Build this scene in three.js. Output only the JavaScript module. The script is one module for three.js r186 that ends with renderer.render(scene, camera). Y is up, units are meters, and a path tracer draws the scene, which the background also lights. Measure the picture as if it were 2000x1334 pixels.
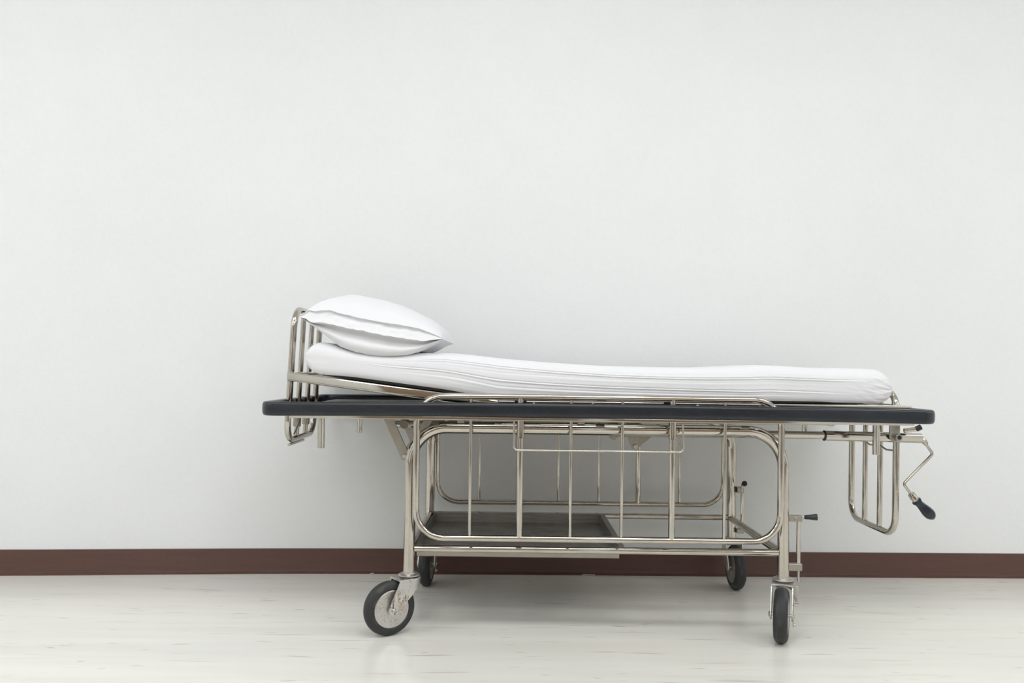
import * as THREE from 'three';
import { mergeGeometries, toCreasedNormals } from 'three/addons/utils/BufferGeometryUtils.js';
import { RoundedBoxGeometry } from 'three/addons/geometries/RoundedBoxGeometry.js';
import { RectAreaLightUniformsLib } from 'three/addons/lights/RectAreaLightUniformsLib.js';
import { ImprovedNoise } from 'three/addons/math/ImprovedNoise.js';

// ---------------------------------------------------------------- camera, exposure
const scene = new THREE.Scene();
scene.background = new THREE.Color(0x000000);
const camera = new THREE.PerspectiveCamera(2 * Math.atan(667 / 1600) * 180 / Math.PI, 2000 / 1334, 0.05, 50);
camera.position.set(0, 0.79, 0);
camera.rotation.set(0, 0, 0.0125);                       // the photographer held the camera a little askew
camera.setViewOffset(2000, 1334, -6, -55, 2000, 1334);   // lens shift
camera.updateProjectionMatrix();
scene.add(camera);
const renderer = new THREE.WebGLRenderer({ antialias: true });
renderer.toneMapping = THREE.LinearToneMapping;
renderer.toneMappingExposure = 1.0;
renderer.shadowMap.enabled = true;
RectAreaLightUniformsLib.init();

// corridor ceiling troffers, plus a second row behind the camera added as fill: [x, z, length along x, width along z]
const CEILING = 3.1;
const PANELS = [-7.15, -4.7, -2.25, 0.2, 2.65, 5.1, 7.55].map(x => [x, -1.05, 1.2, 0.6]).concat([-5.9, -1.0, 1.4, 6.3].map(x => [x, 0.65, 1.2, 0.6]));
const PANEL_NITS = 8.3;
const LIGHT_COLOR = new THREE.Color().setRGB(0.945, 0.963, 1.0);

// ---------------------------------------------------------------- helpers
let seed = 20240611;
const rnd = () => { seed = (seed + 0x6D2B79F5) | 0; let t = Math.imul(seed ^ (seed >>> 15), 1 | seed); t = (t + Math.imul(t ^ (t >>> 7), 61 | t)) ^ t; return ((t ^ (t >>> 14)) >>> 0) / 4294967296; };
const perlin = new ImprovedNoise();
const noise = (x, y = 0, z = 0) => perlin.noise(x, y, z);
const V = (x, y, z) => new THREE.Vector3(x, y, z);
const smooth = (a, b, x) => { const t = Math.min(1, Math.max(0, (x - a) / (b - a))); return t * t * (3 - 2 * t); };
const lerpTable = (tab, x) => {                           // smooth piecewise interpolation of [x, y] rows
  if (x <= tab[0][0]) return tab[0][1];
  for (let i = 1; i < tab.length; i++) if (x <= tab[i][0]) {
    const p0 = tab[Math.max(0, i - 2)], p1 = tab[i - 1], p2 = tab[i], p3 = tab[Math.min(tab.length - 1, i + 1)];
    const t = (x - p1[0]) / (p2[0] - p1[0]), w = p2[0] - p1[0];
    const m1 = (p2[1] - p0[1]) / Math.max(1e-6, p2[0] - p0[0]) * w, m2 = (p3[1] - p1[1]) / Math.max(1e-6, p3[0] - p1[0]) * w;
    const t2 = t * t, t3 = t2 * t;
    return (2 * t3 - 3 * t2 + 1) * p1[1] + (t3 - 2 * t2 + t) * m1 + (-2 * t3 + 3 * t2) * p2[1] + (t3 - t2) * m2;
  }
  return tab[tab.length - 1][1];
};
const names = {};
const numbered = n => { const k = names[n] = (names[n] ?? -1) + 1; return k ? `${n}_${String(k).padStart(3, '0')}` : n; };

// polyline with rounded corners
function fillet(pts, r, closed = false, steps = 10) {
  const out = [], n = pts.length;
  for (let i = 0; i < n; i++) {
    const p = pts[i];
    if (!closed && (i === 0 || i === n - 1)) { out.push(p.clone()); continue; }
    const a = pts[(i - 1 + n) % n], b = pts[(i + 1) % n];
    const da = a.clone().sub(p), db = b.clone().sub(p), la = da.length(), lb = db.length();
    da.normalize(); db.normalize();
    const ang = Math.acos(Math.max(-1, Math.min(1, da.dot(db))));
    if (Math.PI - ang < 0.01) { out.push(p.clone()); continue; }
    const rr = Array.isArray(r) ? r[i] : r;
    const t = Math.min(rr / Math.tan(ang / 2), la * 0.49, lb * 0.49), re = t * Math.tan(ang / 2);
    const c = p.clone().add(da.clone().add(db).normalize().multiplyScalar(re / Math.sin(ang / 2)));
    const s = p.clone().addScaledVector(da, t).sub(c), e = p.clone().addScaledVector(db, t).sub(c);
    const sweepA = Math.PI - ang, so = Math.sin(sweepA);
    for (let k = 0; k <= steps; k++) {
      const f = k / steps;
      out.push(c.clone().addScaledVector(s, Math.sin((1 - f) * sweepA) / so).addScaledVector(e, Math.sin(f * sweepA) / so));
    }
  }
  return out;
}
// sweep a closed profile [[a, b], ...] (or a circle) along a polyline; uv in metres
function sweep(pts, profile, closed = false, up0 = null) {
  if (typeof profile === 'number') {
    const r = profile, n = r < 0.006 ? 10 : r < 0.012 ? 16 : 22;
    profile = Array.from({ length: n }, (_, k) => [r * Math.cos(k / n * 2 * Math.PI), r * Math.sin(k / n * 2 * Math.PI)]);
  }
  const n = pts.length, m = profile.length, pos = [], uv = [], idx = [];
  const tan = pts.map((p, i) => {
    const a = pts[closed ? (i - 1 + n) % n : Math.max(0, i - 1)], b = pts[closed ? (i + 1) % n : Math.min(n - 1, i + 1)];
    return b.clone().sub(a).normalize();
  });
  let nor = up0 ? up0.clone() : (Math.abs(tan[0].y) < 0.9 ? V(0, 1, 0) : V(0, 0, 1));
  nor.addScaledVector(tan[0], -nor.dot(tan[0])).normalize();
  const rings = closed ? n + 1 : n;
  let len = 0; const peri = [0];
  for (let k = 0; k < m; k++) { const a = profile[k], b = profile[(k + 1) % m]; peri.push(peri[k] + Math.hypot(b[0] - a[0], b[1] - a[1])); }
  for (let i = 0; i < rings; i++) {
    const j = i % n, t = tan[j];
    if (i) { len += pts[j].distanceTo(pts[(i - 1) % n]); nor = up0 ? up0.clone() : nor.clone(); nor.addScaledVector(t, -nor.dot(t)).normalize(); }
    const bin = t.clone().cross(nor);
    for (let k = 0; k <= m; k++) {
      const [a, b] = profile[k % m];
      const v = pts[j].clone().addScaledVector(nor, a).addScaledVector(bin, b);
      pos.push(v.x, v.y, v.z); uv.push(len, peri[k]);
    }
  }
  for (let i = 0; i < rings - 1; i++) for (let k = 0; k < m; k++) {
    const a = i * (m + 1) + k, b = a + m + 1;
    idx.push(a, a + 1, b, a + 1, b + 1, b);
  }
  if (!closed) for (const end of [0, rings - 1]) {
    const c = pos.length / 3, j = end; pos.push(pts[j].x, pts[j].y, pts[j].z); uv.push(0, 0);
    const base = pos.length / 3;
    for (let k = 0; k < m; k++) { const o = (end * (m + 1) + k) * 3; pos.push(pos[o], pos[o + 1], pos[o + 2]); uv.push(0.01, 0.01); }
    for (let k = 0; k < m; k++) { const a = base + k, b = base + (k + 1) % m; end ? idx.push(c, a, b) : idx.push(c, b, a); }
  }
  const g = new THREE.BufferGeometry();
  g.setAttribute('position', new THREE.Float32BufferAttribute(pos, 3));
  g.setAttribute('uv', new THREE.Float32BufferAttribute(uv, 2));
  g.setIndex(idx); g.computeVertexNormals();
  // weld the normal seam of the closed profile
  const N = g.attributes.normal;
  for (let i = 0; i < rings; i++) {
    const a = i * (m + 1), b = a + m, x = N.getX(a) + N.getX(b), y = N.getY(a) + N.getY(b), z = N.getZ(a) + N.getZ(b), l = Math.hypot(x, y, z) || 1;
    N.setXYZ(a, x / l, y / l, z / l); N.setXYZ(b, x / l, y / l, z / l);
  }
  // make sure that faces look outwards
  return g;
}
const rod = (a, b, r) => sweep([V(...a), V(...b)], r);
const pipe = (pts, r, bend, closed = false) => sweep(fillet(pts.map(p => V(...p)), bend, closed), r, closed);
function box(x0, x1, y0, y1, z0, z1, r = 0.002) {
  const w = x1 - x0, h = y1 - y0, d = z1 - z0;
  const g = new RoundedBoxGeometry(w, h, d, 2, Math.min(r, w * 0.45, h * 0.45, d * 0.45));
  g.translate((x0 + x1) / 2, (y0 + y1) / 2, (z0 + z1) / 2);
  return g;
}
function cyl(a, b, r0, r1 = r0, n = 24) {
  const A = V(...a), B = V(...b), h = A.distanceTo(B), c = Math.min(0.0015, h * 0.2, Math.min(r0, r1) * 0.3);
  const g = new THREE.LatheGeometry([[0.00001, 0], [r0 - c, 0], [r0, c], [r1, h - c], [r1 - c, h], [0.00001, h]].map(p => new THREE.Vector2(...p)), n);
  const c2 = toCreasedNormals(g, 0.6);
  c2.applyQuaternion(new THREE.Quaternion().setFromUnitVectors(V(0, 1, 0), B.clone().sub(A).normalize())); c2.translate(A.x, A.y, A.z);
  return c2;
}
function lathe(pts, a, b, n = 28, crease = 0.7) {          // profile [r, fraction or metres along a->b]
  const A = V(...a), B = V(...b);
  const g = toCreasedNormals(new THREE.LatheGeometry(pts.map(p => new THREE.Vector2(Math.max(p[0], 1e-5), p[1])), n), crease);
  g.applyQuaternion(new THREE.Quaternion().setFromUnitVectors(V(0, 1, 0), B.clone().sub(A).normalize())); g.translate(A.x, A.y, A.z);
  return g;
}
function plate(pts, z0, z1, bevel = 0.0012) {               // outline in x, y extruded from z0 to z1
  const s = new THREE.Shape(pts.map(p => new THREE.Vector2(...p)));
  const g = new THREE.ExtrudeGeometry(s, { depth: z1 - z0 - 2 * bevel, bevelEnabled: true, bevelThickness: bevel, bevelSize: bevel, bevelOffset: -bevel, bevelSegments: 2, steps: 1 });
  g.translate(0, 0, z0 + bevel);
  return g;
}
function strap(a, b, w, z0, z1) {                           // flat bar with round ends between two points in x, y
  const [ax, ay] = a, [bx, by] = b, t = Math.atan2(by - ay, bx - ax), pts = [];
  for (let k = 0; k <= 10; k++) { const q = t - Math.PI / 2 + k / 10 * Math.PI; pts.push([bx + Math.cos(q) * w / 2, by + Math.sin(q) * w / 2]); }
  for (let k = 0; k <= 10; k++) { const q = t + Math.PI / 2 + k / 10 * Math.PI; pts.push([ax + Math.cos(q) * w / 2, ay + Math.sin(q) * w / 2]); }
  return plate(pts, z0, z1);
}
const merge = list => mergeGeometries(list.map(g => { const q = g.index ? g.toNonIndexed() : g; for (const k of Object.keys(q.attributes)) if (!['position', 'normal', 'uv'].includes(k)) q.deleteAttribute(k); return q; }));
function mesh(name, geos, mat, parent) {
  const g = Array.isArray(geos) ? (geos.length > 1 ? merge(geos) : geos[0]) : geos;
  const m = new THREE.Mesh(g, mat); m.name = parent === scene ? numbered(name) : name;
  m.castShadow = m.receiveShadow = true; parent.add(m); return m;
}
const structure = (name, geos, mat) => { const m = mesh(name, geos, mat, scene); m.userData = { kind: 'structure' }; return m; };

// ---------------------------------------------------------------- procedural textures
let ds = 12345; const dither = () => { ds = (Math.imul(ds, 1664525) + 1013904223) | 0; return (ds >>> 8) / 16777216; };
function tex(w, h, fn, { srgb = false, repeat = null } = {}) {
  const d = new Uint8Array(w * h * 4);
  for (let y = 0; y < h; y++) for (let x = 0; x < w; x++) {
    const c = fn(x, y), o = (y * w + x) * 4, a = Array.isArray(c) ? c : [c, c, c];
    for (let k = 0; k < 3; k++) d[o + k] = Math.max(0, Math.min(255, Math.floor(a[k] * 255 + dither())));
    d[o + 3] = 255;
  }
  const t = new THREE.DataTexture(d, w, h, THREE.RGBAFormat);
  t.wrapS = t.wrapT = THREE.RepeatWrapping; t.magFilter = THREE.LinearFilter; t.minFilter = THREE.LinearMipmapLinearFilter; t.generateMipmaps = true;
  if (srgb) t.colorSpace = THREE.SRGBColorSpace;
  if (repeat) t.repeat.set(...repeat);
  t.needsUpdate = true; return t;
}
// tileable noise: n(x, y) with period in cells
function tileNoise(cells, s) {
  const g = new Float32Array(cells[0] * cells[1]); const keep = seed; seed = s; for (let i = 0; i < g.length; i++) g[i] = rnd(); seed = keep;
  return (u, v) => {
    const x = u * cells[0], y = v * cells[1], xi = Math.floor(x), yi = Math.floor(y);
    let fx = x - xi, fy = y - yi; fx = fx * fx * (3 - 2 * fx); fy = fy * fy * (3 - 2 * fy);
    const at = (i, j) => g[((j % cells[1]) + cells[1]) % cells[1] * cells[0] + ((i % cells[0]) + cells[0]) % cells[0]];
    return (at(xi, yi) * (1 - fx) + at(xi + 1, yi) * fx) * (1 - fy) + (at(xi, yi + 1) * (1 - fx) + at(xi + 1, yi + 1) * fx) * fy;
  };
}

// floor: pale marbled wood-look sheet vinyl, 4 m x 4 m tile
const floorMap = (() => {
  const W = 2048, H = 2048, S = 4, strokes = new Float32Array(W * H), hue = new Float32Array(W * H);
  for (let i = 0; i < 2200; i++) {
    const x0 = rnd() * W, y0 = rnd() * H, L = (0.025 + 0.20 * rnd() ** 2.2) * W / S, th = (0.0016 + 0.0042 * rnd() ** 2) * H / S, a = (0.08 + 0.6 * rnd() ** 3), sl = (rnd() - 0.5) * 0.07, warm = rnd();
    for (let k = 0; k < L; k++) {
      const f = k / L, env = Math.sin(Math.PI * f) ** 0.7, yc = y0 + sl * k + Math.sin(f * 5 + i) * 1.2, hw = Math.max(0.6, th * env);
      for (let j = Math.floor(yc - hw - 1); j <= yc + hw + 1; j++) {
        const w = Math.max(0, 1 - Math.abs(j - yc) / (hw + 0.5)) * env * a, o = (((j % H) + H) % H) * W + Math.floor(x0 + k) % W;
        strokes[o] = Math.min(0.7, strokes[o] + w); hue[o] = Math.max(hue[o], warm * w);
      }
    }
  }
  const n1 = tileNoise([4, 30], 11), n2 = tileNoise([7, 70], 12), n3 = tileNoise([14, 170], 13), n4 = tileNoise([8, 12], 14);
  return tex(W, H, (x, y) => {
    const u = x / W, v = y / H;
    const wob = (n4(u, v) - 0.5) * 0.006;
    const a = n1(u, v + wob), b = n2(u, v + wob), c = n3(u, v + wob * 0.6), o = y * W + x;
    const k = 0.925 + 0.022 * (a - 0.5) + 0.022 * (b - 0.5) + 0.022 * (c - 0.5), warm = 0.5 * a + 0.5 * n4(u + 0.3, v);
    const s = strokes[o] * 0.8;
    return [k * (1 - 0.42 * s), k * (0.994 - 0.004 * warm) * (1 - 0.46 * s), k * (0.976 - 0.038 * warm) * (1 - 0.55 * s)];
  }, { srgb: true });
})();
floorMap.repeat.set(0.25, 0.25);
const wallBump = (() => { const a = tileNoise([220, 220], 31), b = tileNoise([60, 60], 32); return tex(512, 512, (x, y) => 0.6 * a(x / 512, y / 512) + 0.4 * b(x / 512, y / 512)); })();
const wallMap = (() => { const a = tileNoise([6, 6], 33), b = tileNoise([24, 24], 34), c = tileNoise([256, 256], 35); return tex(512, 512, (x, y) => { const u = x / 512, v = y / 512, k = 0.935 + 0.010 * (a(u, v) - 0.5) + 0.006 * (b(u, v) - 0.5) + 0.006 * (c(u, v) - 0.5); return [k * 0.994, k, k * 0.997]; }, { srgb: true }); })();
wallMap.repeat.set(0.33, 0.33);

const steelRough = (() => { const a = tileNoise([20, 10], 41), b = tileNoise([90, 60], 42), c = tileNoise([12, 180], 43); return tex(512, 512, (x, y) => { const u = x / 512, v = y / 512; return 0.55 + 0.35 * a(u, v) * b(u, v) + 0.18 * c(u, v); }); })();
steelRough.repeat.set(3, 6);
const steelMap = (() => { const a = tileNoise([10, 6], 44), b = tileNoise([50, 40], 45), c = tileNoise([6, 150], 46); return tex(512, 512, (x, y) => { const u = x / 512, v = y / 512, k = 0.94 + 0.06 * (a(u, v) - 0.5) + 0.04 * (b(u, v) - 0.5); return [k, k * 0.99, k * 0.97]; }, { srgb: true }); })();
steelMap.repeat.set(3, 6);
// zinc with rust specks and runs
const rustMap = (() => {
  const a = tileNoise([9, 9], 51), b = tileNoise([38, 24], 52), c = tileNoise([110, 70], 53), d = tileNoise([30, 6], 54);
  return tex(512, 512, (x, y) => {
    const u = x / 512, v = y / 512, base = 0.80 + 0.10 * (a(u, v) - 0.5) + 0.06 * (c(u, v) - 0.5);
    const r = smooth(0.68, 0.80, 0.45 * b(u, v) + 0.35 * c(u, v) + 0.2 * a(u, v) + 0.08 * d(u, v)), stain = smooth(0.55, 0.95, d(u, v) * a(u, v) * 1.7) * 0.45;
    const m = Math.max(r, stain), dark = r > stain ? 1 : 0.0;
    return [base * (1 - m) + m * (dark ? 0.35 : 0.62), base * (1 - m) * 0.99 + m * (dark ? 0.26 : 0.54), base * (1 - m) * 0.97 + m * (dark ? 0.21 : 0.45)];
  }, { srgb: true });
})();
rustMap.repeat.set(6, 6);
const rubberMap = (() => {
  const a = tileNoise([14, 8], 61), b = tileNoise([120, 40], 62), s = new Float32Array(1024 * 256);
  for (let i = 0; i < 260; i++) { let x = rnd() * 1024, y = rnd() * 256; const ang = rnd() * 6.28, L = 4 + rnd() * 26, al = 0.03 + 0.11 * rnd() ** 2; for (let k = 0; k < L; k++) { x += Math.cos(ang); y += Math.sin(ang) * 0.6; const o = (((Math.floor(y) % 256) + 256) % 256) * 1024 + ((Math.floor(x) % 1024) + 1024) % 1024; s[o] = Math.max(s[o], al); } }
  return tex(1024, 256, (x, y) => { const u = x / 1024, v = y / 256, k = 0.03 * (a(u, v) - 0.5) + 0.025 * (b(u, v) - 0.5) + s[y * 1024 + x]; return [0.096 + k, 0.116 + k, 0.145 + k]; }, { srgb: true });
})();
rubberMap.repeat.set(1.2, 6);
const tireMap = (() => { const a = tileNoise([12, 10], 71), b = tileNoise([70, 60], 72); return tex(512, 256, (x, y) => { const u = x / 512, v = y / 256, d = smooth(0.55, 0.95, a(u, v)) * 0.10, k = 0.17 + 0.03 * (b(u, v) - 0.5); return [k + d, k + 0.005 + d * 0.97, k + 0.007 + d * 0.75]; }, { srgb: true }); })();
const weaveBump = tex(128, 128, (x, y) => 0.5 + 0.25 * Math.sin(x / 128 * 2 * Math.PI * 32) * Math.cos(y / 128 * 2 * Math.PI * 32) + 0.2 * (rnd() - 0.5));
weaveBump.repeat.set(12, 12);
const trayMap = (() => { const a = tileNoise([8, 8], 81), b = tileNoise([60, 60], 82), c = tileNoise([4, 220], 83); return tex(512, 512, (x, y) => { const u = x / 512, v = y / 512, k = 0.60 + 0.10 * (a(u, v) - 0.5) + 0.06 * (b(u, v) - 0.5) + 0.04 * (c(u, v) - 0.5); return [k, k * 0.985, k * 0.95]; }, { srgb: true }); })();
trayMap.repeat.set(2.5, 2.5);
const baseMap = (() => { const a = tileNoise([10, 40], 91), b = tileNoise([200, 200], 92); return tex(512, 512, (x, y) => { const u = x / 512, v = y / 512, k = 1 + 0.06 * (a(u, v) - 0.5) + 0.06 * (b(u, v) - 0.5); return [0.355 * k, 0.245 * k, 0.215 * k]; }, { srgb: true }); })();
baseMap.repeat.set(0.8, 3);

// ---------------------------------------------------------------- materials
const std = o => new THREE.MeshStandardMaterial(o), lin = (r, g, b) => new THREE.Color().setRGB(r, g, b);
const M = {
  wall: std({ map: wallMap, roughness: 0.55, bumpMap: wallBump, bumpScale: 0.0003 }),
  ceiling: std({ color: lin(0.80, 0.80, 0.78), roughness: 0.9 }),
  floor: new THREE.MeshPhysicalMaterial({ map: floorMap, roughness: 0.28, clearcoat: 0.32, clearcoatRoughness: 0.16 }),
  base: std({ map: baseMap, roughness: 0.38 }),
  steel: std({ map: steelMap, color: lin(0.625, 0.600, 0.560), metalness: 1, roughness: 0.13, roughnessMap: steelRough }),
  satin: std({ map: steelMap, color: lin(0.44, 0.42, 0.385), metalness: 1, roughness: 0.5, roughnessMap: steelRough }),
  tray: std({ map: trayMap, metalness: 0.85, roughness: 0.48 }),
  zinc: std({ map: rustMap, metalness: 0.82, roughness: 0.36 }),
  collar: std({ color: lin(0.60, 0.58, 0.55), metalness: 0.9, roughness: 0.38 }),
  zincSheet: std({ map: rustMap, metalness: 0.82, roughness: 0.36, side: THREE.DoubleSide }),
  bolt: std({ color: lin(0.55, 0.54, 0.50), metalness: 1, roughness: 0.35 }),
  rubber: std({ map: rubberMap, roughness: 0.29 }),
  tire: std({ map: tireMap, roughness: 0.62 }),
  black: std({ color: lin(0.018, 0.02, 0.024), roughness: 0.4 }),
  navy: std({ color: lin(0.016, 0.022, 0.032), roughness: 0.28 }),
  cotton: std({ color: lin(0.82, 0.82, 0.835), roughness: 0.95, bumpMap: weaveBump, bumpScale: 0.00025, side: THREE.DoubleSide }),
  vinyl: std({ color: lin(0.012, 0.012, 0.013), roughness: 0.5 }),
  lint: std({ color: lin(0.75, 0.74, 0.70), roughness: 0.9 }),
  troffer: std({ color: lin(0.78, 0.78, 0.77), roughness: 0.5 }),
  diffuser: std({ color: lin(0.9, 0.9, 0.9), roughness: 0.6, emissive: LIGHT_COLOR, emissiveIntensity: 2 }),
};

// ---------------------------------------------------------------- the corridor
const X0 = -8, X1 = 8.4, ZF = 1.35;                      // side walls, wall behind the camera
const WALL = [[-9, 2.712], [-1.9, 3.062], [-1.36, 3.104], [-0.79, 3.146], [0, 3.172], [0.4, 3.178], [1.18, 3.19], [2, 3.212], [9, 3.37]];   // [x, distance]: the wall is slightly bowed
const wallZ = x => -lerpTable(WALL, x);
const stations = []; for (let i = 0; i <= 164; i++) stations.push(X0 + (X1 - X0) * i / 164);
function ribbon(profile, xs) {                             // profile [[out of wall, height], ...] carried along the bowed wall
  const pos = [], uv = [], idx = [], m = profile.length;
  xs.forEach((x, i) => { let l = 0; profile.forEach(([o, y], k) => { if (k) l += Math.hypot(o - profile[k - 1][0], y - profile[k - 1][1]); pos.push(x, y, wallZ(x) + o); uv.push(x, l); }); });
  for (let i = 0; i < xs.length - 1; i++) for (let k = 0; k < m - 1; k++) { const a = i * m + k, b = a + m; idx.push(a, b, a + 1, b, b + 1, a + 1); }
  const g = new THREE.BufferGeometry(); g.setAttribute('position', new THREE.Float32BufferAttribute(pos, 3)); g.setAttribute('uv', new THREE.Float32BufferAttribute(uv, 2)); g.setIndex(idx);
  return toCreasedNormals(g, 0.5);
}
structure('wall_back', ribbon([[-0.12, -0.02], [0, -0.02], [0, CEILING + 0.02], [-0.12, CEILING + 0.02], [-0.12, -0.02]], stations), M.wall);
structure('baseboard_back', ribbon([[0, 0.094], [0.0025, 0.094], [0.0035, 0.0925], [0.0035, 0.016], [0.006, 0.008], [0.011, 0.0035], [0.017, 0.002], [0.018, 0.0]], stations), M.base);
function slab(x0, x1, y0, y1, z0, z1, uvScale = 1) {
  const g = new THREE.BoxGeometry(x1 - x0, y1 - y0, z1 - z0); g.translate((x0 + x1) / 2, (y0 + y1) / 2, (z0 + z1) / 2);
  const P = g.attributes.position, N = g.attributes.normal, U = g.attributes.uv;
  for (let i = 0; i < P.count; i++) { const ax = Math.abs(N.getX(i)), ay = Math.abs(N.getY(i)); U.setXY(i, (ax > 0.5 ? P.getZ(i) : P.getX(i)) * uvScale, (ay > 0.5 ? -P.getZ(i) : P.getY(i)) * uvScale); }
  return g;
}
structure('floor', slab(X0 - 0.1, X1 + 0.1, -0.1, 0, -3.5, ZF + 0.1), M.floor);
structure('ceiling', slab(X0 - 0.1, X1 + 0.1, CEILING, CEILING + 0.1, -3.5, ZF + 0.1), M.ceiling);
structure('wall_front', slab(X0, X1, 0, CEILING, ZF, ZF + 0.1), M.wall);
structure('wall_left', slab(X0 - 0.1, X0, 0, CEILING, -3.4, ZF + 0.1), M.wall);
structure('wall_right', slab(X1, X1 + 0.1, 0, CEILING, -3.4, ZF + 0.1), M.wall);
structure('baseboard_front', [[X0, -5.2], [-3.6, -1.15], [0.5, 0.72], [2.05, 4.0], [5.4, X1]].map(([a, b]) => slab(a, b, 0, 0.094, ZF - 0.005, ZF)), M.base);

M.wood = (() => { const a = tileNoise([60, 3], 95), b = tileNoise([260, 6], 96); const t = tex(512, 512, (x, y) => { const u = x / 512, v = y / 512, k = 1 + 0.14 * (a(u, v) - 0.5) + 0.10 * (b(u, v) - 0.5); return [0.56 * k, 0.485 * k, 0.40 * k]; }, { srgb: true }); return std({ map: t, roughness: 0.45 }); })();
// wooden double doors in the wall behind the camera: their tan colour shows in the polished steel
[[-1.15, 0.50], [0.72, 2.05], [-5.2, -3.6], [4.0, 5.4]].forEach(([a, b], i) => {
  const d = new THREE.Group(); d.name = `door_${i + 1}`; d.position.set((a + b) / 2, 0, ZF); d.userData = { kind: 'structure' }; scene.add(d);
  const w = (b - a) / 2;
  for (const s of [-1, 1]) { mesh('door_leaf', slab(s < 0 ? -w + 0.05 : 0.003, s < 0 ? -0.003 : w - 0.05, 0.008, 2.08, -0.035, -0.004), M.wood, d); mesh('door_handle', rod([s * 0.06, 0.92, -0.075], [s * 0.06, 1.22, -0.075], 0.011), M.steel, d); }
  mesh('door_frame', [slab(-w, -w + 0.05, 0, 2.13, -0.05, -0.002), slab(w - 0.05, w, 0, 2.13, -0.05, -0.002), slab(-w + 0.05, w - 0.05, 2.08, 2.13, -0.05, -0.002)].map(g => g), M.base, d);
});

PANELS.forEach(([x, z, w, d]) => {
  const t = new THREE.Group(); t.name = numbered('ceiling_or_fill_light'); t.position.set(x, CEILING, z); scene.add(t);
  t.userData = { label: 'white fluorescent ceiling light panel over the corridor, the row behind the camera added as fill', category: 'ceiling light', group: 'ceiling lights of the corridor' };
  const f = 0.03, h = 0.03;
  mesh('frame', [box(-w / 2 - f, w / 2 + f, -h, 0, -d / 2 - f, -d / 2), box(-w / 2 - f, w / 2 + f, -h, 0, d / 2, d / 2 + f), box(-w / 2 - f, -w / 2, -h, 0, -d / 2, d / 2), box(w / 2, w / 2 + f, -h, 0, -d / 2, d / 2)], M.troffer, t);
  mesh('diffuser', box(-w / 2, w / 2, -0.02, -0.004, -d / 2, d / 2, 0.001), M.diffuser, t);
  const L = new THREE.RectAreaLight(LIGHT_COLOR, PANEL_NITS, w, d); L.position.set(0, -0.035, 0); L.rotation.x = -Math.PI / 2; L.castShadow = true; t.add(L);
});

// ---------------------------------------------------------------- the stretcher trolley (z = -distance)
const BASE = V(0.25, 0, -2.755);
const trolley = new THREE.Group(); trolley.name = numbered('hospital_stretcher'); scene.add(trolley);
trolley.userData = { label: 'stainless steel hospital stretcher on four casters with dark rubber bumper', category: 'stretcher' };
const inner = trolley; trolley.position.copy(BASE);
const local = g => { g.translate(-BASE.x, -BASE.y, -BASE.z); return g; };
const part = (name, geos, mat, parent = trolley) => { const m = mesh(name, geos, mat, parent); local(m.geometry); return m; };
const group = (name) => { const g = new THREE.Group(); g.name = name; trolley.add(g); return g; };

// distances of the main planes
const dBump = [2.400, 3.105], dRail = [2.425, 3.085], dLeg = [2.462, 3.050], dDeck = [2.480, 3.035], dBoard = [2.59, 2.93];
const bumpY = x => 0.6715 - 0.0055 * (x - 0.2) ** 2;

{ // rubber bumper all round
  const x0 = -0.7375, x1 = 1.2345, pts = [];
  const ring = fillet([V(x0, 0, -dBump[0]), V(x1, 0, -dBump[0]), V(x1, 0, -dBump[1]), V(x0, 0, -dBump[1])], 0.042, true, 12);
  ring.forEach((p, i) => { const q = ring[(i + 1) % ring.length], n = Math.max(1, Math.round(p.distanceTo(q) / 0.06)); for (let k = 0; k < n; k++) { const v = p.clone().lerp(q, k / n); v.y = bumpY(v.x); pts.push(v); } });
  const prof = Array.from({ length: 28 }, (_, k) => { const a = k / 28 * 2 * Math.PI, c = Math.cos(a), s = Math.sin(a), e = 0.6; return [0.021 * Math.sign(c) * Math.abs(c) ** e, 0.0125 * Math.sign(s) * Math.abs(s) ** e]; });
  part('bumper', sweep(pts, prof, true, V(0, 1, 0)), M.rubber).userData.label = 'dark blue-grey rubber bumper rail';
  // steel carrier under the rubber
  for (const d of dBump) part('bumper_carrier', box(-0.66, 1.17, 0.6405, 0.6505, -d - 0.006, -d + 0.006), M.steel);
}
{ // two leg hoops, each an inverted U of thick tube
  for (const d of dLeg) part('leg_hoop', pipe([[-0.312, 0.172, -d], [-0.309, 0.613, -d], [0.809, 0.613, -d], [0.813, 0.172, -d]], 0.017, 0.108), M.steel);
  // lower frame
  for (const d of dLeg) part('lower_rail', rod([-0.295, 0.250, -d], [0.797, 0.250, -d], 0.0105), M.steel);
  for (const x of [-0.310, 0.811]) part('lower_crossbar', rod([x, 0.247, -dLeg[0] - 0.013], [x, 0.247, -dLeg[1] + 0.013], 0.0125), M.steel);
}
{ // storage tray on the lower frame
  const t = group('storage_tray'), x0 = -0.292, x1 = 0.322, z0 = -3.030, z1 = -2.477, y0 = 0.222, y1 = 0.2585, th = 0.002;
  part('tray_bottom', box(x0, x1, y0, y0 + th, z0, z1, 0.0005), M.tray, t);
  part('tray_wall', [box(x0, x1, y0, y1, z0, z0 + th, 0.0005), box(x0, x1, y1 - th, y1, z0 - 0.008, z0, 0.0005)], M.tray, t);
  part('tray_wall', [box(x0, x1, y0, y1 - 0.016, z1 - th, z1, 0.0005)], M.satin, t);
  part('tray_wall', [box(x0, x0 + th, y0, y1, z0, z1, 0.0005)], M.tray, t);
  part('tray_wall', [box(x1 - th, x1, y0, y1, z0, z1 - 0.004, 0.0005), box(x1, x1 + 0.016, y1 - th, y1, z0, z1 - 0.004, 0.0005)], M.tray, t);
}
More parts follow.
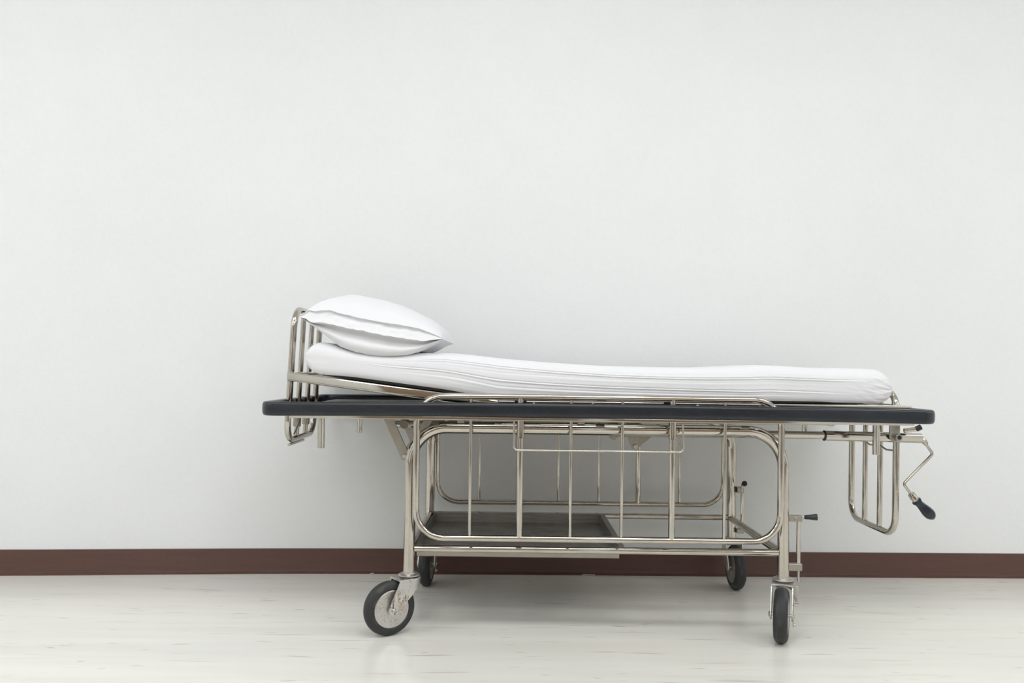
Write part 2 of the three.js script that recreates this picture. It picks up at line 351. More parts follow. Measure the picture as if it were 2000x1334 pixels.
{ // the folded-down side rails
  const xs = [[-0.129, 0.0048], [0.018, 0.0094], [0.168, 0.0048], [0.320, 0.0048], [0.4685, 0.0094], [0.624, 0.0048]];
  dRail.forEach((d, i) => {
    const g = group('side_rail');
    part('rail_frame', pipe([[-0.289, 0.290, -d], [0.791, 0.290, -d], [0.791, 0.709, -d], [-0.289, 0.709, -d]], 0.0098, 0.082, true), M.steel, g);
    for (const [x, r] of xs) part('rail_bar', rod([x, 0.291, -d], [x, 0.708, -d], r), M.steel, g);
    for (const x of [xs[1][0], xs[4][0]]) part('rail_sleeve', cyl([x, 0.588, -d], [x, 0.662, -d], 0.0118), M.steel, g);
    const s = i ? -1 : 1, dw = d - s * 0.0145;
    part('release_handle', pipe([[-0.0005, 0.64, -d + s * 0.006], [-0.001, 0.553, -dw], [0.4995, 0.553, -dw], [0.4965, 0.64, -d + s * 0.006]], 0.0031, 0.012), M.steel, g);
    for (const x of [0.024, 0.469]) part('locking_knob', [cyl([x, 0.690, -d - s * 0.020], [x, 0.703, -d - s * 0.020], 0.0125), cyl([x - 0.006, 0.694, -d - s * 0.020], [x - 0.024, 0.694, -d - s * 0.020], 0.006)], M.black, g);
  });
}
{ // under-frame
  for (const d of [2.52, 2.99]) part('frame_beam', box(-0.285, 0.985, 0.6315, 0.6475, -d - 0.010, -d + 0.010), M.satin);
  for (const d of [2.508, 3.002]) part('bolt', [cyl([0.968, 0.638, -d], [0.968, 0.638, -d + (d < 2.7 ? 0.010 : -0.010)], 0.010)], M.bolt);
  for (const x of [-0.585, -0.245, 0.26, 0.70, 1.06]) part('frame_crossbar', box(x - 0.013, x + 0.013, 0.648, 0.664, -3.092, -2.413), M.satin);
  for (const d of [2.462, 3.05]) for (const x of [-0.16, 0.20, 0.64]) part('frame_spacer', box(x - 0.011, x + 0.011, 0.628, 0.650, -d - 0.012, -d + 0.012), M.satin);
  // folding braces at the head end, in pairs
  for (const [z0, z1] of [[-2.603, -2.597], [-2.915, -2.909]]) {
    part('folding_brace', strap([-0.408, 0.648], [-0.346, 0.512], 0.029, z0, z1), M.satin);
    part('folding_brace', strap([-0.262, 0.646], [-0.346, 0.512], 0.024, z0 - 0.007, z1 - 0.007), M.satin);
    part('bolt', cyl([-0.346, 0.512, z1 - 0.002], [-0.346, 0.512, z1 + 0.007], 0.0075), M.bolt);
  }
  part('brace_shaft', rod([-0.346, 0.512, -2.62], [-0.346, 0.512, -2.905], 0.006), M.steel);
  // gas-lift lugs below the middle of the deck
  part('lift_bracket', [plate([[0.362, 0.645], [0.412, 0.645], [0.414, 0.56], [0.408, 0.532], [0.392, 0.532], [0.380, 0.55]], -2.705, -2.699)], M.satin);
  part('lift_bracket', [strap([0.404, 0.545], [0.475, 0.605], 0.022, -2.714, -2.708)], M.satin);
  part('bolt', cyl([0.399, 0.542, -2.70], [0.399, 0.542, -2.692], 0.008), M.bolt);
  part('lift_bracket', [strap([0.327, 0.64], [0.327, 0.577], 0.030, -2.705, -2.699)], M.satin);
  part('bolt', cyl([0.327, 0.577, -2.70], [0.327, 0.577, -2.693], 0.006), M.bolt);
  // long actuating tubes
  part('actuating_tube', rod([-0.392, 0.606, -2.70], [0.42, 0.606, -2.70], 0.0115), M.steel);
  part('bracket', [box(-0.372, -0.352, 0.606, 0.65, -2.725, -2.712), cyl([-0.362, 0.606, -2.725], [-0.362, 0.606, -2.684], 0.015)], M.satin);
}
{ // crank drive at the foot end
  const g = group('crank_drive'), z = -2.56;
  part('drive_tube', rod([0.30, 0.597, z], [0.975, 0.597, z], 0.0120), M.steel, g);
  part('sleeve_ring', cyl([0.9665, 0.596, z], [0.9695, 0.596, z], 0.0166), M.black, g);
  part('drive_sleeve', cyl([0.9695, 0.596, z], [1.272, 0.592, z], 0.0155), M.steel, g);
  part('hanger_bracket', [plate([[1.160, 0.652], [1.193, 0.652], [1.193, 0.596], [1.188, 0.585], [1.177, 0.580], [1.166, 0.585], [1.160, 0.596]], -2.538, -2.533), cyl([1.183, 0.596, -2.538], [1.183, 0.596, -2.516], 0.0105)], M.satin, g);
  part('bracket_hole', cyl([1.183, 0.596, -2.52], [1.183, 0.596, -2.5152], 0.0068), M.black, g);
  part('universal_joint', [cyl([1.270, 0.590, z], [1.281, 0.582, z], 0.009), cyl([1.281, 0.582, z - 0.009], [1.281, 0.582, z + 0.009], 0.0065), cyl([1.281, 0.582, z], [1.288, 0.573, z], 0.0075)], M.steel, g);
  part('crank_rod', pipe([[1.283, 0.579, z], [1.309, 0.543, z], [1.2165, 0.449, z + 0.004], [1.243, 0.413, z + 0.006]], 0.0046, 0.010), M.steel, g);
  const a = [1.238, 0.4195, z + 0.006], b = [1.254, 0.3985, z + 0.007], c = [1.309, 0.344, z + 0.010];
  part('ferrule', lathe([[0, 0], [0.0095, 0], [0.0105, 0.001], [0.0105, 0.010], [0.0112, 0.011], [0.0112, 0.026], [0, 0.026]], a, b), M.steel, g);
  const L = Math.hypot(c[0] - b[0], c[1] - b[1]);
  part('handle', lathe([[0, -0.002], [0.0105, -0.002], [0.0145, 0.001], [0.0150, 0.005], [0.0118, 0.011], [0.0115, 0.018], [0.0135, 0.030], [0.0165, 0.046], [0.0172, 0.056], [0.0155, 0.066], [0.0105, 0.074], [0.006, L], [0, L + 0.001]], b, c, 32, 1.2), M.navy, g);
  part('handle_tip', lathe([[0, L - 0.001], [0.0062, L], [0.0055, L + 0.003], [0, L + 0.0035]], b, c, 20), M.lint, g);
  // latch with a black knob beyond the frame end
  part('latch_pin', cyl([1.188, 0.618, -2.50], [1.222, 0.624, -2.492], 0.007), M.steel, g);
  part('latch_knob', cyl([1.222, 0.624, -2.492], [1.236, 0.632, -2.488], 0.0085), M.black, g);
}
{ // sockets for drip poles
  for (const [x, d] of [[-0.574, 2.432], [-0.574, 3.03], [1.075, 2.432], [1.075, 3.03]]) {
    const s = part('pole_socket', [cyl([x, 0.5505, -d], [x, 0.650, -d], 0.0107)], M.steel);
  }
}
{ // mattress deck: flat foot part and raised back part
  const z0 = -dDeck[1], z1 = -dDeck[0];
  const fd = group('deck_foot_section');
  part('deck_sheet', box(-0.04, 1.19, 0.690, 0.693, z0 + 0.004, z1 - 0.004, 0.001), M.satin, fd);
  for (const z of [z0, z1]) part('deck_rail', [box(-0.05, 1.198, 0.6835, 0.6965, z - 0.009, z + 0.009, 0.003), box(-0.04, 1.10, 0.664, 0.684, z - 0.006, z + 0.006, 0.002)], M.steel, fd);
  part('deck_end_bar', box(1.182, 1.198, 0.6835, 0.6965, z0 + 0.01, z1 - 0.01, 0.003), M.steel, fd);
  for (const x of [0.058, 0.236, 0.552]) part('screw', lathe([[0, 0], [0.006, 0], [0.006, 0.002], [0.003, 0.005], [0, 0.0055]], [x, 0.686, z1 + 0.006], [x, 0.686, z1 + 1]), M.bolt, fd);
  for (const x of [0.03, 0.39]) part('latch_plate', box(x, x + 0.05, 0.668, 0.6885, z1 + 0.006, z1 + 0.010), M.satin, fd);
  const bd = group('deck_back_section');
  const top = x => 0.697 + (-0.05 - x) * 0.1222;            // slope of the raised back
  const bar = (x0, x1, za, zb, h = 0.027, off = 0) => { const g = box(x0, x1, -h, 0, za, zb, 0.003), P = g.attributes.position; for (let i = 0; i < P.count; i++) P.setY(i, P.getY(i) + top(P.getX(i)) + off); g.computeVertexNormals(); return toCreasedNormals(g, 0.5); };
  for (const z of [z0, z1]) part('deck_rail', bar(-0.688, -0.05, z - 0.010, z + 0.010), M.steel, bd);
  part('deck_end_bar', bar(-0.688, -0.662, z0 + 0.01, z1 - 0.01), M.steel, bd);
  part('deck_sheet', bar(-0.662, -0.05, z0 + 0.01, z1 - 0.01, 0.003, -0.006), M.satin, bd);
  part('hinge', cyl([-0.05, 0.684, z0 + 0.01], [-0.05, 0.684, z1 - 0.01], 0.007), M.steel, bd);
  part('base_sheet', box(-0.67, -0.06, 0.668, 0.671, -3.068, -2.45, 0.001), M.tray);
  part('support_strut', [rod([-0.10, 0.684, -2.62], [-0.02, 0.668, -2.62], 0.004)], M.steel);
  // wire that keeps the mattress from sliding off the foot end
  part('mattress_stop', pipe([[1.168, 0.690, -2.53], [1.171, 0.733, -2.535], [1.171, 0.733, -2.975], [1.168, 0.690, -2.98]], 0.0036, 0.012), M.steel);
}
{ // head board (raised) and foot board (lowered): hoops of tube with two bars
  const zs = [-dBoard[0], -2.703, -2.817, -dBoard[1]];
  const hx = y => -0.698 - (0.974 - y) * 0.052, h = group('headboard'), hp = (y, z) => [hx(y), y, z];
  part('board_frame', pipe([hp(0.556, zs[0]), hp(0.556, zs[3]), hp(0.974, zs[3]), hp(0.974, zs[0])], 0.0102, 0.062, true), M.steel, h);
  for (const z of zs.slice(1, 3)) { part('board_bar', rod(hp(0.556, z), hp(0.974, z), 0.0086), M.steel, h); part('board_sleeve', cyl(hp(0.594, z), hp(0.657, z), 0.0128), M.satin, h); }
  part('latch_bar', [rod(hp(0.541, -2.62), hp(0.541, -2.80), 0.0048)], M.steel, h);
  part('latch_rod', [rod([hx(0.575) + 0.012, 0.575, -2.63], [hx(0.65) + 0.012, 0.655, -2.74], 0.0034)], M.steel, h);
  part('screw_cap', cyl([hx(0.974) + 0.009, 0.968, -2.665], [hx(0.974) + 0.014, 0.968, -2.665], 0.004), M.black, h);
  const f = group('footboard'), fx = 1.208;
  part('board_frame', pipe([[fx, 0.281, zs[0]], [fx, 0.281, zs[3]], [fx, 0.733, zs[3]], [fx, 0.733, zs[0]]], 0.0102, 0.062, true), M.steel, f);
  for (const z of zs.slice(1, 3)) part('board_bar', rod([fx, 0.281, z], [fx, 0.733, z], 0.0086), M.steel, f);
  part('hook', pipe([[fx - 0.004, 0.556, zs[1] + 0.008], [fx - 0.002, 0.546, zs[1] + 0.05], [fx, 0.548, zs[0] - 0.008]], 0.0032, 0.02), M.steel, f);
  part('hook', pipe([[fx - 0.004, 0.560, zs[2] + 0.008], [fx - 0.002, 0.551, zs[2] + 0.04], [fx, 0.556, zs[1] - 0.007]], 0.0032, 0.02), M.steel, f);
}
{ // brake rods on the legs of the foot end
  const b = group('brake_linkage'), z = -dLeg[0];
  part('bracket', [box(0.826, 0.8665, 0.345, 0.363, z - 0.008, z + 0.008), cyl([0.846, 0.354, z + 0.004], [0.846, 0.354, z + 0.0105], 0.004)], M.satin, b);
  part('brake_rod', rod([0.858, 0.207, z], [0.858, 0.348, z], 0.0062), M.steel, b);
  part('guide_block', box(0.826, 0.8685, 0.1965, 0.2195, z - 0.009, z + 0.009, 0.004), M.satin, b);
  part('pin', cyl([0.859, 0.162, z], [0.859, 0.199, z], 0.0034), M.bolt, b);
  part('lever', rod([0.864, 0.3575, z + 0.002], [0.877, 0.3585, z + 0.006], 0.003), M.steel, b);
  part('lever_grip', lathe([[0, 0], [0.0055, 0], [0.0062, 0.001], [0.0068, 0.012], [0.0098, 0.033], [0.0095, 0.036], [0.008, 0.0375], [0, 0.038]], [0.873, 0.3583, z + 0.005], [0.905, 0.361, z + 0.017]), M.black, b);
  const c = group('brake_linkage'), zr = -dLeg[1];
  part('bracket', box(0.826, 0.850, 0.345, 0.366, zr - 0.004, zr + 0.028), M.satin, c);
  part('brake_rod', rod([0.846, 0.200, zr + 0.020], [0.846, 0.350, zr + 0.020], 0.0062), M.steel, c);
  part('guide_block', box(0.826, 0.853, 0.196, 0.213, zr + 0.005, zr + 0.03, 0.003), M.satin, c);
  part('lever', pipe([[0.842, 0.352, zr + 0.026], [0.8415, 0.378, zr + 0.034], [0.8385, 0.384, zr + 0.062]], 0.0035, 0.01), M.steel, c);
  part('lever_grip', lathe([[0, 0], [0.006, 0], [0.0068, 0.012], [0.0100, 0.033], [0.0085, 0.037], [0, 0.038]], [0.8395, 0.382, zr + 0.052], [0.8345, 0.390, zr + 0.095]), M.black, c);
}
// swivel casters; local x = trailing direction, wheel axle along local z
function caster(x, z, turn, brake, trail = 0.064) {
  const g = new THREE.Group(); g.name = 'caster'; g.position.set(x - BASE.x, 0, z - BASE.z); g.rotation.y = turn; trolley.add(g);
  const R = 0.080, hw = 0.0205, tx = trail, prof = [];
  // balloon tyre
  for (let k = 0; k <= 22; k++) { const a = -Math.PI * 0.5 * 1.18 + k / 22 * Math.PI * 1.18; prof.push([R - 0.0185 + 0.0185 * Math.cos(a), hw * Math.sign(Math.sin(a)) * Math.abs(Math.sin(a)) ** 0.85]); }
  prof.unshift([0.0545, -hw * 0.7]); prof.push([0.0545, hw * 0.7]);
  const tire = new THREE.LatheGeometry(prof.map(p => new THREE.Vector2(...p)), 72); tire.rotateX(Math.PI / 2); tire.translate(tx, R, 0);
  mesh('tire', tire, M.tire, g);
  for (const s of [-1, 1]) {
    const disc = toCreasedNormals(new THREE.LatheGeometry([[1e-5, 0.0185], [0.014, 0.0185], [0.018, 0.0172], [0.040, 0.0160], [0.0475, 0.0185], [0.0535, 0.0195], [0.0555, 0.0185], [0.0560, 0.012]].map(p => new THREE.Vector2(...p)), 64), 0.6);
    disc.rotateX(s * Math.PI / 2); disc.translate(tx, R, 0);
    mesh('wheel_disc', disc, M.zinc, g);
  }
  // fork: two shaped cheeks below a bent crown
  const sh = new THREE.Shape(); const yT = 0.1635;
  sh.moveTo(0.046, yT); sh.lineTo(0.0445, yT - 0.006);
  sh.lineTo(tx + 0.0152, R + 0.004);
  sh.absarc(tx, R, 0.0157, 0.25, -Math.PI * 0.74, true);
  sh.lineTo(0.019, 0.101); sh.bezierCurveTo(0.010, 0.110, 0.000, 0.118, -0.004, 0.126); sh.lineTo(-0.004, yT); sh.closePath();
  for (const s of [-1, 1]) {
    const c = new THREE.ExtrudeGeometry(sh, { depth: 0.0026, bevelEnabled: true, bevelThickness: 0.0009, bevelSize: 0.0009, bevelOffset: -0.0009, bevelSegments: 2, curveSegments: 16 });
    c.translate(0, 0, s * 0.0298 - 0.0013);
    mesh('fork_cheek', c, M.zinc, g);
  }
  const crown = new THREE.Shape(); crown.moveTo(0.046, -0.0312); crown.lineTo(0.046, 0.0312); crown.lineTo(-0.008, 0.0312); crown.absarc(-0.004, 0, 0.0312, Math.PI / 2, Math.PI * 1.5, false); crown.closePath();
  const cg = new THREE.ExtrudeGeometry(crown, { depth: 0.003, bevelEnabled: true, bevelThickness: 0.0012, bevelSize: 0.0012, bevelOffset: -0.001, bevelSegments: 3, curveSegments: 18 });
  cg.rotateX(-Math.PI / 2); cg.translate(0, yT - 0.003, 0);
  mesh('fork_crown', cg, M.zinc, g);
  { // the pressed back of the fork, wrapped round the swivel
    const pos = [], uv = [], idx = [], n = 24, rows = 6;
    for (let i = 0; i <= n; i++) for (let k = 0; k <= rows; k++) {
      const q = Math.PI / 2 + i / n * Math.PI, t = k / rows, y0 = 0.1262 + 0.014 * Math.sin(i / n * Math.PI), y = y0 + (yT - y0) * t, rr = 0.0311 - 0.0035 * (1 - t) * Math.sin(i / n * Math.PI);
      pos.push(-0.004 + rr * Math.cos(q), y, rr * Math.sin(q)); uv.push(rr * (q - Math.PI) + 0.03, y);
    }
    for (let i = 0; i < n; i++) for (let k = 0; k < rows; k++) { const a = i * (rows + 1) + k, b = a + rows + 1; idx.push(a, b, a + 1, b, b + 1, a + 1); }
    const sk = new THREE.BufferGeometry(); sk.setAttribute('position', new THREE.Float32BufferAttribute(pos, 3)); sk.setAttribute('uv', new THREE.Float32BufferAttribute(uv, 2)); sk.setIndex(idx); sk.computeVertexNormals();
    mesh('fork_back', sk, M.zincSheet, g);
  }
  mesh('swivel_collar', lathe([[0, 0], [0.0215, 0], [0.0215, 0.0022], [0.0305, 0.0030], [0.0325, 0.0048], [0.0320, 0.0066], [0.0285, 0.0085], [0.0235, 0.0100], [0.0198, 0.0108], [0.0198, 0.0132], [0, 0.0132]], [0, 0.1655, 0], [0, 1, 0], 40), M.collar, g);
  mesh('axle_bolt', [cyl([tx, R, -0.0370], [tx, R, -0.0310], 0.0066, 0.0066, 6), lathe([[0, 0], [0.0098, 0], [0.0098, 0.0012], [0.0085, 0.0034], [0.0050, 0.0050], [0, 0.0055]], [tx, R, 0.0313], [tx, R, 1], 20, 1.2), cyl([tx, R, -0.039], [tx, R, 0.0355], 0.0036)], M.bolt, g);
  if (brake) {
    const fl = gs => { const q = merge(gs); q.rotateY(0); return q; };
    mesh('brake_lever', fl([plate([[tx - 0.03, 0.124], [tx - 0.018, 0.126], [tx + 0.016, 0.072], [tx + 0.010, 0.050], [tx - 0.004, 0.046], [tx - 0.008, 0.06]], -0.0350, -0.0325), cyl([tx + 0.002, 0.056, -0.033], [tx + 0.002, 0.056, -0.040], 0.004), box(tx - 0.026, tx - 0.006, 0.108, 0.114, -0.048, -0.032, 0.0025)]), M.bolt, g);
    mesh('brake_tab', box(0.012, 0.022, 0.112, 0.158, -0.0440, -0.0325, 0.001), M.zinc, g);
  }
  return g;
}
const deg = Math.PI / 180;
caster(-0.311, -dLeg[0], 214 * deg, false);
caster(0.813, -dLeg[0], -111 * deg, true);
caster(0.811, -dLeg[1], -88 * deg, false);
caster(-0.310, -dLeg[1], -93 * deg, true);

// ---------------------------------------------------------------- mattress in its white sheet
const matBottom = x => x < -0.05 ? 0.699 + (-0.05 - x) * 0.1222 : 0.699 - 0.0005 * smooth(-0.05, 0.1, x);
const matTopTab = [[-0.66, 0.868], [-0.60, 0.868], [-0.50, 0.846], [-0.42, 0.838], [-0.34, 0.837], [-0.27, 0.838], [-0.2, 0.8385], [-0.01, 0.8215], [0.15, 0.811], [0.315, 0.804], [0.56, 0.803], [0.68, 0.808], [0.77, 0.813], [0.9, 0.808], [1.05, 0.806], [1.2, 0.803]];
const matTop = x => lerpTable(matTopTab, x);
const MZ0 = -3.03, MZ1 = -2.478;
const FRONT = 130, TOPN = 50, BACK = 30, BOTN = 16, LOOP = FRONT + TOPN + BACK + BOTN;
// a station of the section: k = 0..LOOP from the bottom front edge up the front, over the top, down the back, under the bottom
function mattressPoint(x, k) {
  const yb = matBottom(x) + 0.0035 + 0.0055 * smooth(-0.6, -0.48, x) * (1 - smooth(-0.25, -0.06, x)) + 0.003 * smooth(0.7, 0.78, x) * (1 - smooth(0.9, 1.0, x)), yt = matTop(x), hz = (MZ1 - MZ0) / 2, cz = (MZ0 + MZ1) / 2, inset = 0.05;
  const side = v => hz - inset + inset * (v > 0.5 ? Math.sqrt(Math.max(0, 1 - (2 * v - 1) ** 3.0)) : Math.sqrt(Math.max(0, 1 - 0.30 * (1 - 2 * v) ** 5)));
  const spread = t => 0.5 - 0.5 * Math.cos(Math.PI * t) * (0.35 + 0.65 * 1) * 1;
  const mixS = t => 0.55 * t + 0.45 * spread(t);
  if (k <= FRONT) { const v = mixS(k / FRONT); return [yb + (yt - yb) * v, cz + side(v), v, 1]; }
  k -= FRONT;
  if (k <= TOPN) { const t = k / TOPN, w = hz - inset; return [yt + 0.002 * Math.sin(Math.PI * t), cz + w - 2 * w * t, 1, 0]; }
  k -= TOPN;
  if (k <= BACK) { const v = mixS(1 - k / BACK); return [yb + (yt - yb) * v, cz - side(v), v, -1]; }
  k -= BACK;
  const t = k / BOTN, w = side(0); return [yb, cz - w + 2 * w * t, 0, 0];
}
// height of the mattress top at x, z (none in front of it)
function mattressY(x, z) {
  const hz = (MZ1 - MZ0) / 2, q = Math.abs(z - (MZ0 + MZ1) / 2), sd = (q - hz + 0.05) / 0.05;
  if (sd <= 0) return matTop(x);
  if (sd >= 1) return sd < 1.1 ? matBottom(x) : 0;
  const yb = matBottom(x) + 0.0035; return yb + (matTop(x) - yb) * (1 + Math.cbrt(1 - sd * sd)) / 2;
}
{
  const mat = new THREE.Group(); mat.name = numbered('mattress'); mat.position.set(0.26, 0.699, (MZ0 + MZ1) / 2); scene.add(mat);
  mat.userData = { label: 'thin mattress in a tight white fitted sheet on the stretcher', category: 'mattress' };
  const xa = -0.640, xb = 1.150, NS = 420, NK = LOOP, pos = [], uv = [], idx = [];
  const foldA = [[-0.7, 0.80], [-0.1, 0.79], [0.1, 0.76], [0.4, 0.70], [0.77, 0.66], [1.0, 0.66], [1.2, 0.66]], foldB = [[-0.7, 0.60], [-0.3, 0.54], [-0.1, 0.48], [0.1, 0.43], [0.4, 0.37], [0.77, 0.30], [1.2, 0.25]];
  const foldC = [[-0.7, 0.42], [-0.2, 0.36], [0.0, 0.28], [0.4, 0.22], [0.8, 0.17], [1.2, 0.15]], foldD = [[-0.7, 0.70], [0.0, 0.635], [0.5, 0.56], [1.2, 0.50]], foldE = [[-0.7, 0.9], [0.2, 0.88], [0.7, 0.83], [1.2, 0.78]];
  const env = (x, a, b, c, d) => smooth(a, b, x) * (1 - smooth(c, d, x));
  for (let i = 0; i <= NS; i++) {
    const q = i / NS, th = Math.PI * q, sx = -Math.cos(th);
    const f = sx, endR = 0.055;                             // stations crowd towards the ends
    const x = (xa + xb) / 2 + (xb - xa) / 2 * (Math.sign(f) * (1 - (1 - Math.abs(f)) ** 1.0));
    const dE = Math.min(x - xa, xb - x), sh = dE < endR ? Math.sqrt(Math.max(0, 1 - (1 - dE / endR) ** 2)) : 1;
    for (let k = 0; k <= NK; k++) {
      const [y0, z0, v, sd] = mattressPoint(x, k);
      const cy = (matBottom(x) + matTop(x)) / 2 + (x > 1 ? -0.006 : 0.004), cz = (MZ0 + MZ1) / 2;
      let y = cy + (y0 - cy) * (sh ** 0.9), z = cz + (z0 - cz) * (1 - 0.075 * (1 - sh) - 0.0 * sh) ;
      if (sh < 0.02) z = cz + (z - cz) * 1;
      const front = sd > 0 ? 1 : 0;
      let o = 0;
      if (front) {
        const groove = (tab, amp, w) => { const h = v - lerpTable(tab, x) - 0.004 * Math.sin(x * 9 + amp * 900); return amp * (-Math.exp(-((h / w) ** 2)) + 0.75 * Math.exp(-(((h + 1.9 * w) / (1.8 * w)) ** 2))); };
        o += groove(foldA, 0.0040 * env(x, -0.55, -0.1, 0.9, 1.1), 0.013) + groove(foldB, 0.0036 * env(x, -0.5, -0.2, 0.7, 1.05), 0.014)
          + groove(foldC, 0.0016 * env(x, -0.4, -0.05, 0.6, 0.95), 0.022) + groove(foldD, 0.0006 * env(x, -0.4, 0, 0.5, 0.95), 0.02) + groove(foldE, 0.0008 * env(x, -0.1, 0.3, 0.8, 1.0), 0.014);
        o += 0.0006 * noise(x * 1.6, v * 12, 3.1) * env(x, -0.5, -0.1, 0.85, 1.1);
      }
      o += 0.0022 * noise(x * 7, y * 9, z * 7);
      if (x > 0.98) { const c = smooth(0.98, 1.13, x); o += c * 0.0022 * noise(x * 30 + v * 6, v * 9, z * 4); }
      if (x < -0.52) { const c = 1 - smooth(-0.62, -0.52, x); o += c * 0.0008 * noise(x * 14 - v * 5, v * 6, z * 4); }
      z += o * front; if (!front) y += o * 0.5;
      y = Math.max(y, matBottom(x) + 0.004);
      pos.push(x - 0.26, y - 0.699, z - cz); uv.push(x, k / NK * 1.3);
    }
  }
  for (let i = 0; i < NS; i++) for (let k = 0; k < NK; k++) { const a = i * (NK + 1) + k, b = a + NK + 1; idx.push(a, a + 1, b, a + 1, b + 1, b); }
  const g = new THREE.BufferGeometry(); g.setAttribute('position', new THREE.Float32BufferAttribute(pos, 3)); g.setAttribute('uv', new THREE.Float32BufferAttribute(uv, 2)); g.setIndex(idx); g.computeVertexNormals();
  mesh('fitted_sheet', g, M.cotton, mat);
  // black vinyl underside showing below the hem
  const us = []; for (let i = 0; i <= 40; i++) { const x = -0.585 + (1.06 + 0.585) * i / 40; us.push(V(x - 0.26, matBottom(x) + 0.0035 - 0.699 + 0.002, 0)); }
  const u = sweep(us, [[-0.0045, -0.262], [-0.0045, 0.262], [0.007, 0.264], [0.007, -0.264]], false, V(0, 1, 0));
  mesh('vinyl_underside', toCreasedNormals(u, 0.5), M.vinyl, mat).userData.label = 'black vinyl underside of the mattress';
}

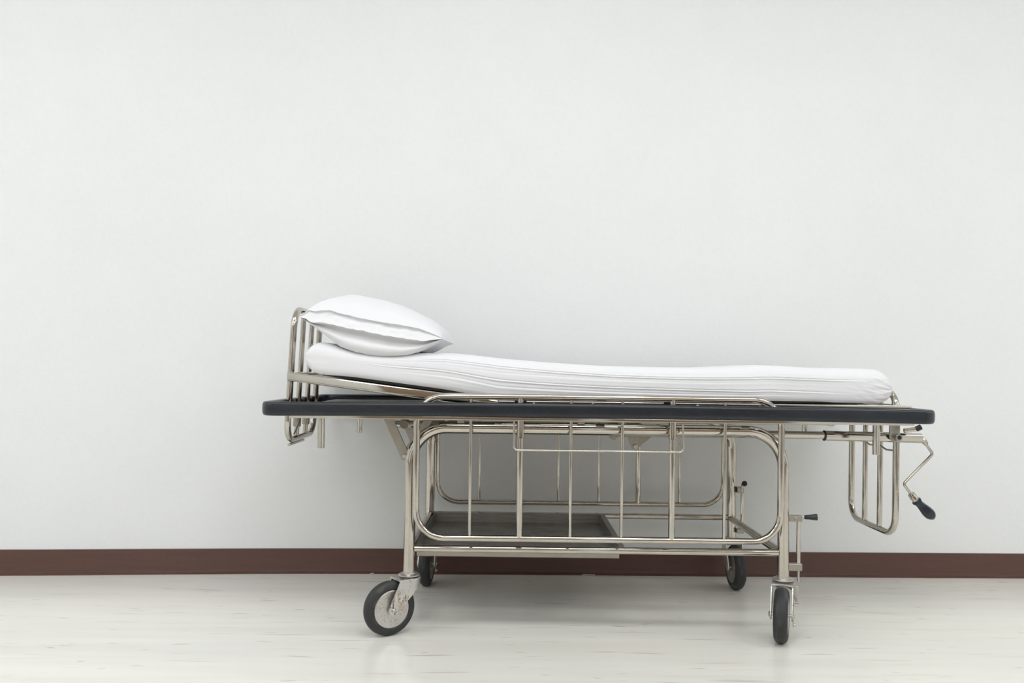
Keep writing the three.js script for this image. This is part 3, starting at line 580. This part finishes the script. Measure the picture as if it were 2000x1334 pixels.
// ---------------------------------------------------------------- pillow: seen end-on, with the open hem of its case towards the camera
{
  const L = V(-0.661, 0.944, 0), R = V(-0.219, 0.880, 0), C = L.clone().add(R).multiplyScalar(0.5), ux = R.clone().sub(L).normalize(), wx = V(-ux.y, ux.x, 0), hu = L.distanceTo(R) / 2;
  const zF = -2.466, zB = -2.97, zc = (zF + zB) / 2;
  const pil = new THREE.Group(); pil.name = numbered('pillow'); pil.position.set(C.x, 0.85, zc); scene.add(pil);
  pil.userData = { label: 'plump white pillow in an open-ended cotton case at the head end', category: 'pillow' };
  const topE = u => { const t = (u + 1) / 2; return lerpTable([[0, 0], [0.03, 0.30], [0.1, 0.64], [0.2, 0.89], [0.30, 0.99], [0.38, 1], [0.55, 0.955], [0.7, 0.84], [0.85, 0.64], [0.94, 0.42], [0.98, 0.25], [1, 0]], t); };
  const botE = u => { const t = (u + 1) / 2; return lerpTable([[0, 0], [0.05, 0.12], [0.15, 0.38], [0.3, 0.80], [0.42, 0.97], [0.55, 1.0], [0.7, 0.92], [0.82, 0.66], [0.93, 0.28], [1, 0]], t); };
  const lipE = u => 1 - Math.abs(u) ** 7;
  // section along the depth at the middle of the pillow: [height kind, height, distance behind the front]; heights: T of the top, B of the bottom, U upper hem, D lower hem
  const NU = 170, prof = [];
  const add = (kind, h, z) => prof.push([kind, h, z]);
  const D = zF - zB;
  for (let k = 0; k <= 46; k++) { const t = k / 46; const z = D * (1 - t), s = Math.min(1, z / 0.20), sb = Math.min(1, (D - z) / 0.20); add('T', Math.max(0, 1 - (1 - s) ** 2.2) ** 0.62 * Math.max(0, 1 - (1 - sb) ** 2.4) ** 0.55, z); }
  // the front edge of the upper layer (hem), then the tucked flap inside, then the lower lip
  const hemZ = 0.010;
  for (const [h, z] of [[1.00, -0.001], [0.97, -0.002], [0.95, 0.001], [0.945, 0.0065], [0.92, 0.0075], [0.80, 0.0055], [0.66, 0.0035], [0.5, 0.001], [0.34, -0.002], [0.18, -0.005], [0.06, -0.009], [0.0, -0.0115]]) add('H', h, z);
  for (const [h, z] of [[-0.02, -0.0105], [-0.01, 0.0], [0.0, 0.012], [0.03, 0.020]]) add('H', h, z);
  for (const [h, z] of [[0.05, 0.0195], [0.12, 0.017], [0.2, 0.0125], [0.3, 0.007], [0.42, 0.003], [0.54, 0.002], [0.66, 0.005], [0.76, 0.010], [0.85, 0.019], [0.92, 0.031], [0.97, 0.050], [0.99, 0.070]]) add('B', h, z);
  for (let k = 0; k <= 36; k++) { const t = k / 36, z = 0.095 + (D - 0.095) * t, sb = Math.min(1, (D - z) / 0.2); add('B', Math.max(0, 1 - (1 - sb) ** 2.4) ** 0.55, z); }
  const m = prof.length, pos = [], uv = [], idx = [];
  for (let i = 0; i <= NU; i++) {
    const u = -Math.cos(Math.PI * i / NU) * 0.6 + (2 * i / NU - 1) * 0.4, E = topE(u), B = botE(u), Lp = lipE(u);
    // hems: the upper one stands higher towards the head end, the lower one sags a little
    const up = Lp * (0.022 + 0.010 * smooth(0.1, -0.75, u) - 0.006 * smooth(0.5, 0.95, u)) * (1 - 0.5 * smooth(-0.86, -1, u)), dn = -Lp * (0.0145 + 0.003 * Math.sin(u * 3)) * (1 - 0.6 * smooth(0.75, 1, u)) * (1 - 0.6 * smooth(-0.7, -1, u));
    let len = 0;
    for (let k = 0; k < m; k++) {
      const [kind, h, zb] = prof[k];
      let w, z = zb;
      const bow = 0.028 * (1 - (1 - Math.abs(u)) ** 0.8) * 0 + 0.018 * u * u;   // the side seams start a little further back
      if (kind === 'T') w = up * (1 - h) + (0.100 * E) * h * 1.0 + (1 - h) * 0;
      else if (kind === 'H') w = dn + (up - dn) * h;
      else w = dn * (1 - h) * (1 + 0.9 * (1 - h) * 0) + (-0.094 * B) * h - 0.012 * Lp * B * Math.sin(Math.PI * Math.min(1, h * 1.6)) * 0.4;
      if (kind === 'T' && zb > D - 0.25) w = w * 1 + 0;
      const pinch = 1 - Math.abs(u) ** 3;
      if (kind === 'H') z = zb * (0.25 + 0.75 * pinch) + 0.004 * noise(u * 6, h * 2, 7) * pinch;
      z += bow;
      // creases and softness
      const n1 = noise(u * 2.6, z * 7, kind === 'B' ? 5 : 1), n2 = noise(u * 7 + z * 9, z * 10, kind === 'B' ? 9 : 3);
      const body = kind === 'H' ? 0.25 : Math.min(1, h * 1.5);
      w += body * (E ** 0.5) * (0.0045 * n1 + 0.0022 * n2);
      // crumples radiating from the two near corners
      const rl = Math.hypot((u + 1) * hu, z), rr = Math.hypot((1 - u) * hu, z);
      if (kind !== 'B') w += 0.0035 * Math.exp(-((rl - 0.07) ** 2) / 0.0022) * Math.sin(Math.atan2(z + 0.02, (u + 1) * hu) * 9) * Math.min(1, E * 2);
      if (kind === 'H') w += 0.0022 * noise(u * 11, 2.3, h * 1.3) * Lp;
      if (kind === 'H') z += 0.0035 * noise(u * 9 + 4, h * 3, 1.7) * pinch;
      const p = C.clone().addScaledVector(ux, u * hu * (1 - 0.02 * Math.min(1, z / 0.1))).addScaledVector(wx, w);
      let Y = p.y, Z = zF - z;
      // lies on the mattress
      const lim = mattressY(p.x, Z) + 0.0045;
      if (Y < lim) Y = lim;
      pos.push(p.x - C.x, Y - 0.85, Z - zc); uv.push(u * hu, k * 0.008);
    }
  }
  for (let i = 0; i < NU; i++) for (let k = 0; k < m - 1; k++) { const a = i * m + k, b = a + m; idx.push(a, b, a + 1, b, b + 1, a + 1); }
  const g = new THREE.BufferGeometry(); g.setAttribute('position', new THREE.Float32BufferAttribute(pos, 3)); g.setAttribute('uv', new THREE.Float32BufferAttribute(uv, 2)); g.setIndex(idx); g.computeVertexNormals();
  mesh('pillowcase', g, M.cotton, pil);
}

// ---------------------------------------------------------------- crumbs of sealant at the foot of the wall
function scrap(x, len, label) {
  const z = wallZ(x) + 0.022, pts = Array.from({ length: 9 }, (_, k) => V((k / 8 - 0.5) * len, 0.0022 + 0.003 * Math.abs(Math.sin(k * 1.7)) * (k % 3 ? 0.4 : 1), 0.003 * Math.sin(k * 2.3)));
  const o = mesh('sealant_scrap', sweep(pts, 0.0016), M.lint, scene); o.position.set(x, 0, z);
  o.userData = { label, category: 'scrap' };
}
scrap(0.292, 0.05, 'long curled white scrap at the foot of the brown baseboard under the stretcher');
scrap(-0.536, 0.012, 'tiny white crumb by the baseboard behind the rusty front caster');

renderer.render(scene, camera);
